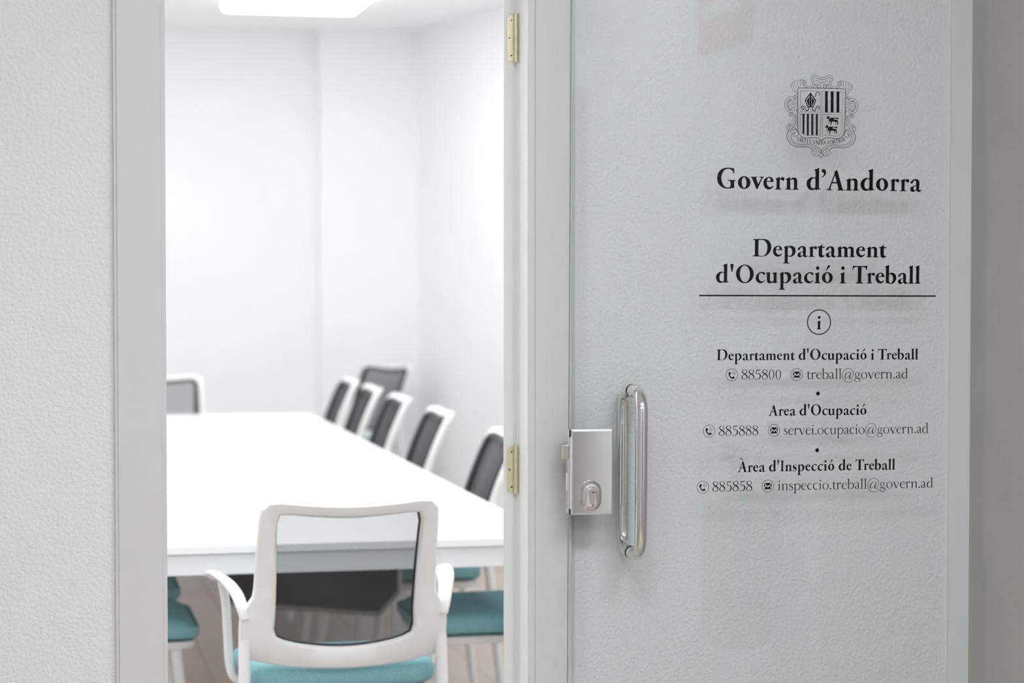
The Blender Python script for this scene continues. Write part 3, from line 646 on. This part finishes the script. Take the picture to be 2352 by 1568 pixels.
for x, z in ((-0.4426, 1.2362), (-0.4903, 1.1229), (-0.5026, 1.0096)):
    K = 0.0127/114
    els = [ring_el(x, z, 0.0127, 0.0009)]
    for tri in ([(-68, 54), (70, 54), (2, -6)], [(-72, 44), (-40, 8), (-72, -28)], [(74, 44), (74, -28), (42, 8)],
                [(-68, -58), (70, -58), (36, -6), (2, -30), (-32, -6)]):
        els.append(('P', [[(x + a*K, z + b*K) for a, b in tri]]))
    flat_mesh('mail_icon', els, M['vinyl'], door, YF)

# pull handles: a bow on each face of the pane, bolted through it
HX, HZ0, HZ1 = 1.1825 - PIV.x, 0.8795, 1.2050
for sgn in (-1, 1):
    yb = sgn*0.005; yo = sgn*0.066; R_ = 0.040
    pth = [(HX, yb, HZ1), (HX, yb + sgn*0.012, HZ1)]
    pth += [(HX, yo - sgn*R_ + sgn*R_*math.sin(a), HZ1 - R_ + R_*math.cos(a)) for a in [PI/2*k/8 for k in range(9)]]
    pth += [(HX, yo, HZ1 - R_ - (HZ1-HZ0-2*R_)*k/6) for k in range(1, 6)]
    pth += [(HX, yo - sgn*R_ + sgn*R_*math.cos(a), HZ0 + R_ - R_*math.sin(a)) for a in [PI/2*k/8 for k in range(9)]]
    pth += [(HX, yb + sgn*0.012, HZ0), (HX, yb, HZ0)]
    bm = bmesh.new(); sweep(bm, pth, 0.0125, 28, True, (1, 0, 0))
    h = finish('pull_handle', bm, M['chrome'], door, 50)
    for z in (HZ0, HZ1):
        bm = bmesh.new()
        sweep(bm, [(HX, yb, z), (HX, yb + sgn*0.005, z), (HX, yb + sgn*0.0058, z)], [0.0136, 0.0136, 0.0128], 28, True, (1, 0, 0))
        finish('mounting_collar', bm, M['chrome'], h, 40)

# lock: a box clasping the edge of the pane
LX0, LX1, LZ0, LZ1 = 1.0500 - PIV.x, 1.1365 - PIV.x, 0.9600, 1.1305
lock = boxes('lock_case', [(LX0, LX1, -0.0215, 0.0215, LZ0, LZ1)], M['lockplate'], door, 0.0022)
boxes('cover_plate', [(LX0+0.003, LX1-0.0025, -0.0226, -0.0210, LZ0+0.003, LZ1-0.003)], M['lockplate'], lock, 0.0008)
boxes('face_plate', [(LX0-0.0022, LX0, -0.012, 0.012, LZ0+0.012, LZ1-0.016)], M['steel'], lock, 0.0006)
for z in (LZ1-0.024, LZ0+0.02):
    bm = bmesh.new(); sweep(bm, [(LX0-0.002, 0, z), (LX0-0.0028, 0, z), (LX0-0.003, 0, z)], [0.0036, 0.0036, 0.003], 16)
    finish('screw', bm, M['screw'], lock, 40)
boxes('edge_seal', [(LX0-0.0012, LX0+0.0005, -0.0195, -0.010, LZ0+0.001, LZ0+0.0115), (LX0-0.0012, LX0+0.0005, -0.0195, -0.010, LZ1-0.0155, LZ1-0.001)], M['dark'], lock)
bm = bmesh.new()      # spring latch with a slanted nose
o = [(LX0-0.002, -0.009), (LX0-0.0065, -0.009), (LX0-0.0125, 0.0), (LX0-0.0125, 0.008), (LX0-0.002, 0.008)]
prism(bm, o, 1.0700, 1.0985); finish('latch_bolt', bm, M['nickel'], lock, None, 0.0012)
boxes('bolt_slot', [(LX0-0.0034, LX0-0.0020, -0.006, 0.006, 1.007, 1.042)], M['signwhite'], lock)
EX, EZ = 1.0905 - PIV.x, 0.9978
def stadium(hw, hh, n=14):
    out = []
    for k in range(n+1): a = PI*k/n; out.append((hw*math.cos(a), hh-hw + hw*math.sin(a)))
    for k in range(n+1): a = PI + PI*k/n; out.append((hw*math.cos(a), -(hh-hw) + hw*math.sin(a)))
    return out
bm = bmesh.new()
layers(bm, [[(EX+x*s, y, EZ+z) for x, z in stadium(hw, hh)] for s, y, hw, hh in ((1, -0.0220, 0.0222, 0.0312), (1, -0.0240, 0.0220, 0.0310), (1, -0.0262, 0.0200, 0.0290), (1, -0.0280, 0.0172, 0.0262), (1, -0.0330, 0.0158, 0.0248), (1, -0.0345, 0.0140, 0.0230), (1, -0.0338, 0.0106, 0.0196))])
esc = finish('escutcheon', bm, M['chrome'], lock, 60)
cyl = []
for k in range(25):
    a = -0.9 + (PI + 1.8)*k/24
    cyl.append((0.0088*math.cos(a), 0.0080 + 0.0088*math.sin(a)))
cyl += [(-0.0052, -0.0115), (-0.0040, -0.0150), (0, -0.0165), (0.0040, -0.0150), (0.0052, -0.0115)]
bm = bmesh.new(); layers(bm, [[(EX+x, y, EZ+z) for x, z in cyl] for y in (-0.033, -0.0352)])
lc = finish('lock_cylinder', bm, M['nickel'], lock, 30)
bm = bmesh.new(); sweep(bm, [(EX, -0.0350, EZ+0.0080), (EX, -0.0360, EZ+0.0080)], 0.0070, 28); finish('cylinder_plug', bm, M['steel'], lc, 40)
boxes('keyhole', [(EX-0.0012, EX+0.0055, -0.0364, -0.0358, EZ+0.0076, EZ+0.0088), (EX+0.001, EX+0.0022, -0.0364, -0.0358, EZ+0.0070, EZ+0.0094), (EX+0.0036, EX+0.0046, -0.0364, -0.0358, EZ+0.0066, EZ+0.0088)], M['dark'], lc)

# ---------------------------------------------------------------- ceiling lamps
def ceiling_lamp(x, y, sx, sy, m, label, group):
    t = empty('ceiling_lamp', (x, y, CEIL)); tag(t, label, 'ceiling lamp', group)
    bm = bmesh.new()
    o = rrect(-sx/2-0.012, sx/2+0.012, -sy/2-0.012, sy/2+0.012, 0.05); i = rrect(-sx/2, sx/2, -sy/2, sy/2, 0.045)
    layers_open = [[(px, py, 0.0) for px, py in o], [(px, py, -0.012) for px, py in o], [(px, py, -0.012) for px, py in i], [(px, py, 0.0) for px, py in i]]
    V = [[bm.verts.new(p) for p in r] for r in layers_open]; n = len(o)
    for A, B in zip(V, V[1:]):
        for k in range(n): bm.faces.new((A[k], A[(k+1) % n], B[(k+1) % n], B[k]))
    finish('lamp_frame', bm, M['tableframe'], t)
    bm = bmesh.new(); layers(bm, [[(px, py, z) for px, py in rrect(-sx/2+d, sx/2-d, -sy/2+d, sy/2-d, 0.045)] for z, d in ((-0.001, 0.002), (-0.040, 0.002), (-0.052, 0.014))])
    finish('diffuser', bm, m, t)
    return t
ceiling_lamp(1.350, 6.70, 0.70, 0.81, M['roomlamp'], 'glowing white ceiling panel at the far end of the meeting room', None)
for x, y in [(1.35, 0.62 + 1.2*k) for k in range(5)] + [(0.25, 0.62 + 1.2*k) for k in range(6)] + [(-0.85, 0.62 + 1.2*k) for k in range(6)] + [(2.45, 0.62), (2.45, 2.4), (2.28, 5.5)]:  # unseen panels added for even light; the last brightens the right wall
    ceiling_lamp(x, y, 0.70, 0.86, M['roomlamp'], 'unseen ceiling panel added to light the meeting room from overhead', 'added meeting room ceiling panels out of view')
for x, y in ((0.35, -2.5), (1.45, -2.5), (-1.6, -4.6), (-0.2, -4.6), (1.0, -4.6)):
    ceiling_lamp(x, y, 0.6, 0.6, M['halllamp'], 'corridor ceiling panel outside the photo, lighting the glass door', 'corridor ceiling panels out of view')

# ---------------------------------------------------------------- conference table
TX0, TX1, TY0, TY1 = 0.165, 1.382, 1.345, 6.50
table = empty('conference_table', ((TX0+TX1)/2, (TY0+TY1)/2, 0))
tag(table, 'long white conference table standing in the middle of the meeting room', 'table')
hx, hy = (TX1-TX0)/2, (TY1-TY0)/2
boxes('tabletop', [(-hx, hx, -hy, hy, 0.718, 0.740)], M['table'], table, 0.002)
boxes('apron', [(-hx+0.012, hx-0.012, -hy+0.012, -hy+0.04, 0.662, 0.716), (-hx+0.012, hx-0.012, hy-0.04, hy-0.012, 0.662, 0.716),
                (-hx+0.012, -hx+0.04, -hy+0.04, hy-0.04, 0.662, 0.716), (hx-0.04, hx-0.012, -hy+0.04, hy-0.04, 0.662, 0.716)], M['tableframe'], table, 0.002)
boxes('apron', [(-hx+0.02, hx-0.02, -hy+0.02, hy-0.02, 0.708, 0.719)], M['tableframe'], table)
for x in (-hx+0.05, hx-0.11):
    for y in (-hy+0.05, -0.58, hy-0.5):
        boxes('leg', [(x, x+0.06, y, y+0.06, 0.0, 0.712)], M['tableframe'], table, 0.004)
bm = bmesh.new()
out = [(-0.17, 0.705), (0.365, 0.705), (0.365, 0.445), (0.300, 0.375), (-0.17, 0.425)]
def xz_prism(bm, pts, y0, y1):
    a = [bm.verts.new((x, y0, z)) for x, z in pts]; b = [bm.verts.new((x, y1, z)) for x, z in pts]; n = len(pts)
    bm.faces.new(a[::-1]); bm.faces.new(b)
    for i in range(n): bm.faces.new((a[i], a[(i+1) % n], b[(i+1) % n], b[i]))
xz_prism(bm, out, -1.50, -1.49)
pn = finish('modesty_panel', bm, M['panel'], table); pn['label'] = 'dark hanging panel under the tabletop'
bm = bmesh.new()
for a, b in zip(out[1:-1], out[2:]):
    sweep(bm, [(a[0], -1.50, a[1]), (b[0], -1.50, b[1])], 0.008, 10)
finish('panel_rim', bm, M['greyrim'], pn, 40)
bm = bmesh.new(); layers(bm, [[(-0.13 + x, -0.02 + y, z) for x, y in ellipse(0, 0, r, r, 28)] for z, r in ((0.7395, 0.024), (0.7415, 0.024), (0.7420, 0.021))])
finish('cable_grommet', bm, M['greyrim'], table, 40)

# ---------------------------------------------------------------- meeting chairs
def ray_outline(pts, cz, N=72):
    """points of a closed outline met by N rays from (0, cz)"""
    res = []
    for k in range(N):
        a = 2*PI*k/N; dx, dz = math.cos(a), math.sin(a); best = None
        for i in range(len(pts)):
            (x0, z0), (x1, z1) = pts[i], pts[(i+1) % len(pts)]
            ex, ez = x1-x0, z1-z0; den = dx*ez - dz*ex
            if abs(den) < 1e-12: continue
            t = (x0*ez - (z0-cz)*ex)/den; u = (x0*dz - (z0-cz)*dx)/den
            if t > 0 and -1e-9 <= u <= 1+1e-9 and (best is None or t > best): best = t
        res.append((dx*best, cz + dz*best))
    return res
def mirror_outline(half):
    """half: string of points from the middle top clockwise to the middle bottom (x >= 0)"""
    h = parse(half)
    full = h + [(-x, z, c) for x, z, c in reversed(h[1:-1])]
    return [(x/1000, z/1000) for x, z in smooth_closed(full, 6)]
OUTER = ray_outline(mirror_outline("0,908 90,911 165,917 183,919 203,908 211,885 215,790 217,700 224,672 244,648! 249,620 248,560 238,533 160,514 80,506 0,503"), 0.72)
INNER = ray_outline(mirror_outline("0,876 100,881 155,886 168,878 170,860 167,740 166,640 168,600 160,582 120,568 60,559 0,556"), 0.72)
BLACK = [(a[0]*0.25+c[0]*0.75, a[1]*0.25+c[1]*0.75) for a, c in zip(INNER, ray_outline(mirror_outline('0,896 90,901 150,906 172,905 190,895 198,872 200,790 200,700 200,640 198,600 186,570 120,552 60,544 0,541'), 0.72))]
def ofs(ring, d):   # move an outline outwards by d, along the rays
    return [(x*(1 + d/math.hypot(x, z-0.72)), 0.72 + (z-0.72)*(1 + d/math.hypot(x, z-0.72))) for x, z in ring]
def yb_(x, z):      # centre surface of the backrest: leaning, hollowed towards the sitter
    return -0.15*(z-0.5) - 0.45*(z-0.5)*abs(z-0.5) - 0.030*(1 - min(1.0, (x/0.22)**2)) + 0.012
def on(ring, d): return [(x, yb_(x, z) + d, z) for x, z in ring]
def ring_mesh(bm, loops):
    V = [[bm.verts.new(p) for p in l] for l in loops]; n = len(V[0])
    for A, B in zip(V, V[1:] + V[:1]):
        for k in range(n): bm.faces.new((A[k], A[(k+1) % n], B[(k+1) % n], B[k]))

def make_chair(label, group):
    t = empty('meeting_chair'); tag(t, label, 'chair', group)
    bm = bmesh.new()
    ring_mesh(bm, [on(ofs(OUTER, -0.004), 0.012), on(OUTER, 0.006), on(OUTER, -0.010), on(ofs(OUTER, -0.006), -0.018), on(ofs(INNER, 0.007), -0.018), on(INNER, -0.011), on(INNER, 0.006), on(ofs(INNER, 0.004), 0.012)])
    finish('backrest', bm, M['white'], t, 50)
    bm = bmesh.new()
    ring_mesh(bm, [on(ofs(INNER, -0.003), 0.010), on(ofs(INNER, -0.003), 0.022), on(ofs(BLACK, -0.003), 0.022), on(BLACK, 0.012)])
    b = finish('inner_frame', bm, M['black'], t, 50); b['label'] = 'black inner frame'
    bm = bmesh.new()
    V = [[bm.verts.new((x*f, yb_(x*f, 0.72 + (z-0.72)*f) + 0.010, 0.72 + (z-0.72)*f)) for x, z in INNER] for f in (1.0, 0.8, 0.6, 0.4, 0.2)]
    n = len(INNER); c = bm.verts.new((0, yb_(0, 0.72) + 0.010, 0.72))
    for A, B in zip(V, V[1:]):
        for k in range(n): bm.faces.new((A[k], A[(k+1) % n], B[(k+1) % n], B[k]))
    for k in range(n): bm.faces.new((V[-1][k], V[-1][(k+1) % n], c))
    nt = finish('back_net', bm, M['net'], t, 60); nt['label'] = 'see-through black net'
    # seat cushion and the pan under it
    def so(x, y):   # seat outline: rear edge bows with the back, front waterfall handled by z
        return x, y
    bm = bmesh.new()
    def lay(ins, z, drop=0.0):
        return [(x, y - 0.02*(1-(x/0.22)**2)*(1 if y < 0.15 else 0), z - drop*max(0, (y-0.28)/0.1)**2*0.02 + 0.008*(x/0.22)**2) for x, y in rrect(-0.232+ins, 0.232-ins, 0.0+ins, 0.385-ins, 0.055-ins*0.5)]
    layers(bm, [lay(0.020, 0.448), lay(0.006, 0.450), lay(0.0, 0.460), lay(0.0, 0.480), lay(0.006, 0.493, 1), lay(0.022, 0.502, 1), lay(0.050, 0.506, 1)])
    c = finish('seat', bm, M['teal'], t, 60); c['label'] = 'teal fabric seat cushion'
    bm = bmesh.new()
    layers(bm, [[(x, y, z) for x, y in rrect(-0.212+i, 0.212-i, 0.0+i, 0.375-i, 0.05)] for z, i in ((0.424, 0.02), (0.428, 0.004), (0.446, 0.0), (0.449, 0.004))])
    finish('seat_pan', bm, M['white'], t, 50)
    for s in (-1, 1):
        bm = bmesh.new()
        p = curve3([(s*0.237, -0.034, 0.628), (s*0.242, -0.026, 0.653), (s*0.251, 0.006, 0.681), (s*0.262, 0.055, 0.697), (s*0.273, 0.130, 0.703), (s*0.281, 0.200, 0.702), (s*0.285, 0.245, 0.696), (s*0.286, 0.258, 0.691)])
        N = len(p); r = []
        for i in range(N):
            f = i/(N-1); a = 0.013 + 0.010*math.sin(PI*min(1, f*1.25)*0.62); a *= (1 if f < 0.93 else max(0.25, 1-(f-0.93)*10))
            r.append((a, 0.010 if f < 0.95 else 0.006))
        sweep(bm, p, r, 14)
        arm = finish('armrest', bm, M['white'], t, 60)
        bm = bmesh.new()
        p = curve3([(s*0.272, 0.185, 0.690), (s*0.262, 0.196, 0.640), (s*0.257, 0.200, 0.560), (s*0.253, 0.200, 0.490), (s*0.242, 0.198, 0.452), (s*0.215, 0.195, 0.437), (s*0.190, 0.195, 0.435)])
        sweep(bm, p, [(0.011, 0.017)]*len(p), 12, True, (0, 1, 0))
        finish('arm_post', bm, M['white'], arm, 60)
        for y0, z0, x0, y1, x1, nm in ((0.32, 0.432, 0.185, 0.370, 0.215, 'f'), (-0.012, 0.575, 0.236, -0.070, 0.244, 'r')):
            bm = bmesh.new()
            sweep(bm, [(s*x0, y0, z0), (s*(x0+x1)/2, (y0+y1)/2, z0/2), (s*x1, y1, 0.0)], [0.0145, 0.0140, 0.0125], 14, True, (0, 1, 0))
            finish('leg', bm, M['white'], t, 60)
    return t

def copy_tree(o, parent=None, skip=()):
    c = o.copy(); COL.objects.link(c)
    if parent: c.parent = parent
    for ch in list(o.children):
        if ch.name.split('.')[0] not in skip: copy_tree(ch, c, skip)
    return c

G = 'white chairs with teal seats around the conference table'
chair0 = make_chair('white armchair with teal seat at the near table end, its back turned to the doorway', G)
chair0.location = (0.736, 0.86, 0); chair0.rotation_euler.z = 0
SPOTS = [
 (1.43, 1.74, PI/2, 'nearest right-row chair, only its teal seat and legs showing beside the near armchair'),
 (1.43, 2.78, PI/2, 'second right-row chair, its back cut off by the hinged jamb'),
 (1.43, 3.96, PI/2, 'right-row chair whose slanted back rises largest in front of the white wall'),
 (1.43, 4.89, PI/2, 'third slanted back of the right row, counted from the far end'),
 (1.43, 5.66, PI/2, 'second slanted back of the right row, counted from the far end'),
 (1.43, 6.36, PI/2, 'farthest chair of the right row, leftmost of its slanted backs'),
 (1.905, 7.88, math.radians(122), 'turned chair in the far right corner behind the row, black net facing the doorway'),
 (0.665, 6.75, PI, 'chair at the far head of the table, black rimmed back beside the left casing'),
 (0.070, 1.82, -PI/2, 'nearest chair on the left side, teal seat corner beside the left casing'),
 (0.070, 2.55, -PI/2, 'second chair on the left side, a dark teal seat under the table edge'),
]
for x, y, r, label in SPOTS:
    c = copy_tree(chair0, None, ('armrest',)); c.location = (x, y, 0); c.rotation_euler.z = r; c['label'] = label

# ---------------------------------------------------------------- corridor things mirrored in the glass door
ex = empty('fire_extinguisher', (1.845, -1.40, 0.45)); tag(ex, 'red fire extinguisher on the taupe wall, seen only as a faint reflection in the glass', 'fire extinguisher')
bm = bmesh.new()
layers(bm, [[(r*math.cos(2*PI*k/28), r*math.sin(2*PI*k/28), z) for k in range(28)] for z, r in ((0, 0.07), (0.01, 0.088), (0.03, 0.092), (0.34, 0.092), (0.38, 0.085), (0.41, 0.06), (0.43, 0.03), (0.445, 0.022))])
finish('cylinder', bm, M['red'], ex, 50)
bm = bmesh.new(); sweep(bm, [(0, 0, 0.44), (0, 0, 0.49)], 0.02, 16); box(bm, -0.02, 0.02, -0.09, 0.03, 0.49, 0.505); box(bm, -0.018, 0.018, -0.10, 0.03, 0.52, 0.53)
finish('valve', bm, M['dark'], ex, 40)
bm = bmesh.new(); sweep(bm, curve3([(0, 0.02, 0.47), (-0.02, 0.09, 0.46), (-0.02, 0.125, 0.36), (-0.02, 0.120, 0.20), (-0.02, 0.115, 0.10)]), 0.011, 12)
finish('hose', bm, M['dark'], ex, 40)
bm = bmesh.new(); box(bm, 0.088, 0.107, -0.03, 0.03, 0.25, 0.42); finish('wall_bracket', bm, M['dark'], ex)
sg = empty('wall_sign', (1.952, -1.835, 2.30)); tag(sg, 'red sign on the taupe wall, a pink patch mirrored at the top of the glass', 'sign')
boxes('sign_plate', [(-0.006, 0.0, -0.235, 0.235, -0.215, 0.215)], M['red'], sg)
boxes('sign_print', [(-0.0068, -0.006, -0.19, 0.17, z, z+0.045) for z in (-0.12, -0.02, 0.08)], M['signwhite'], sg)
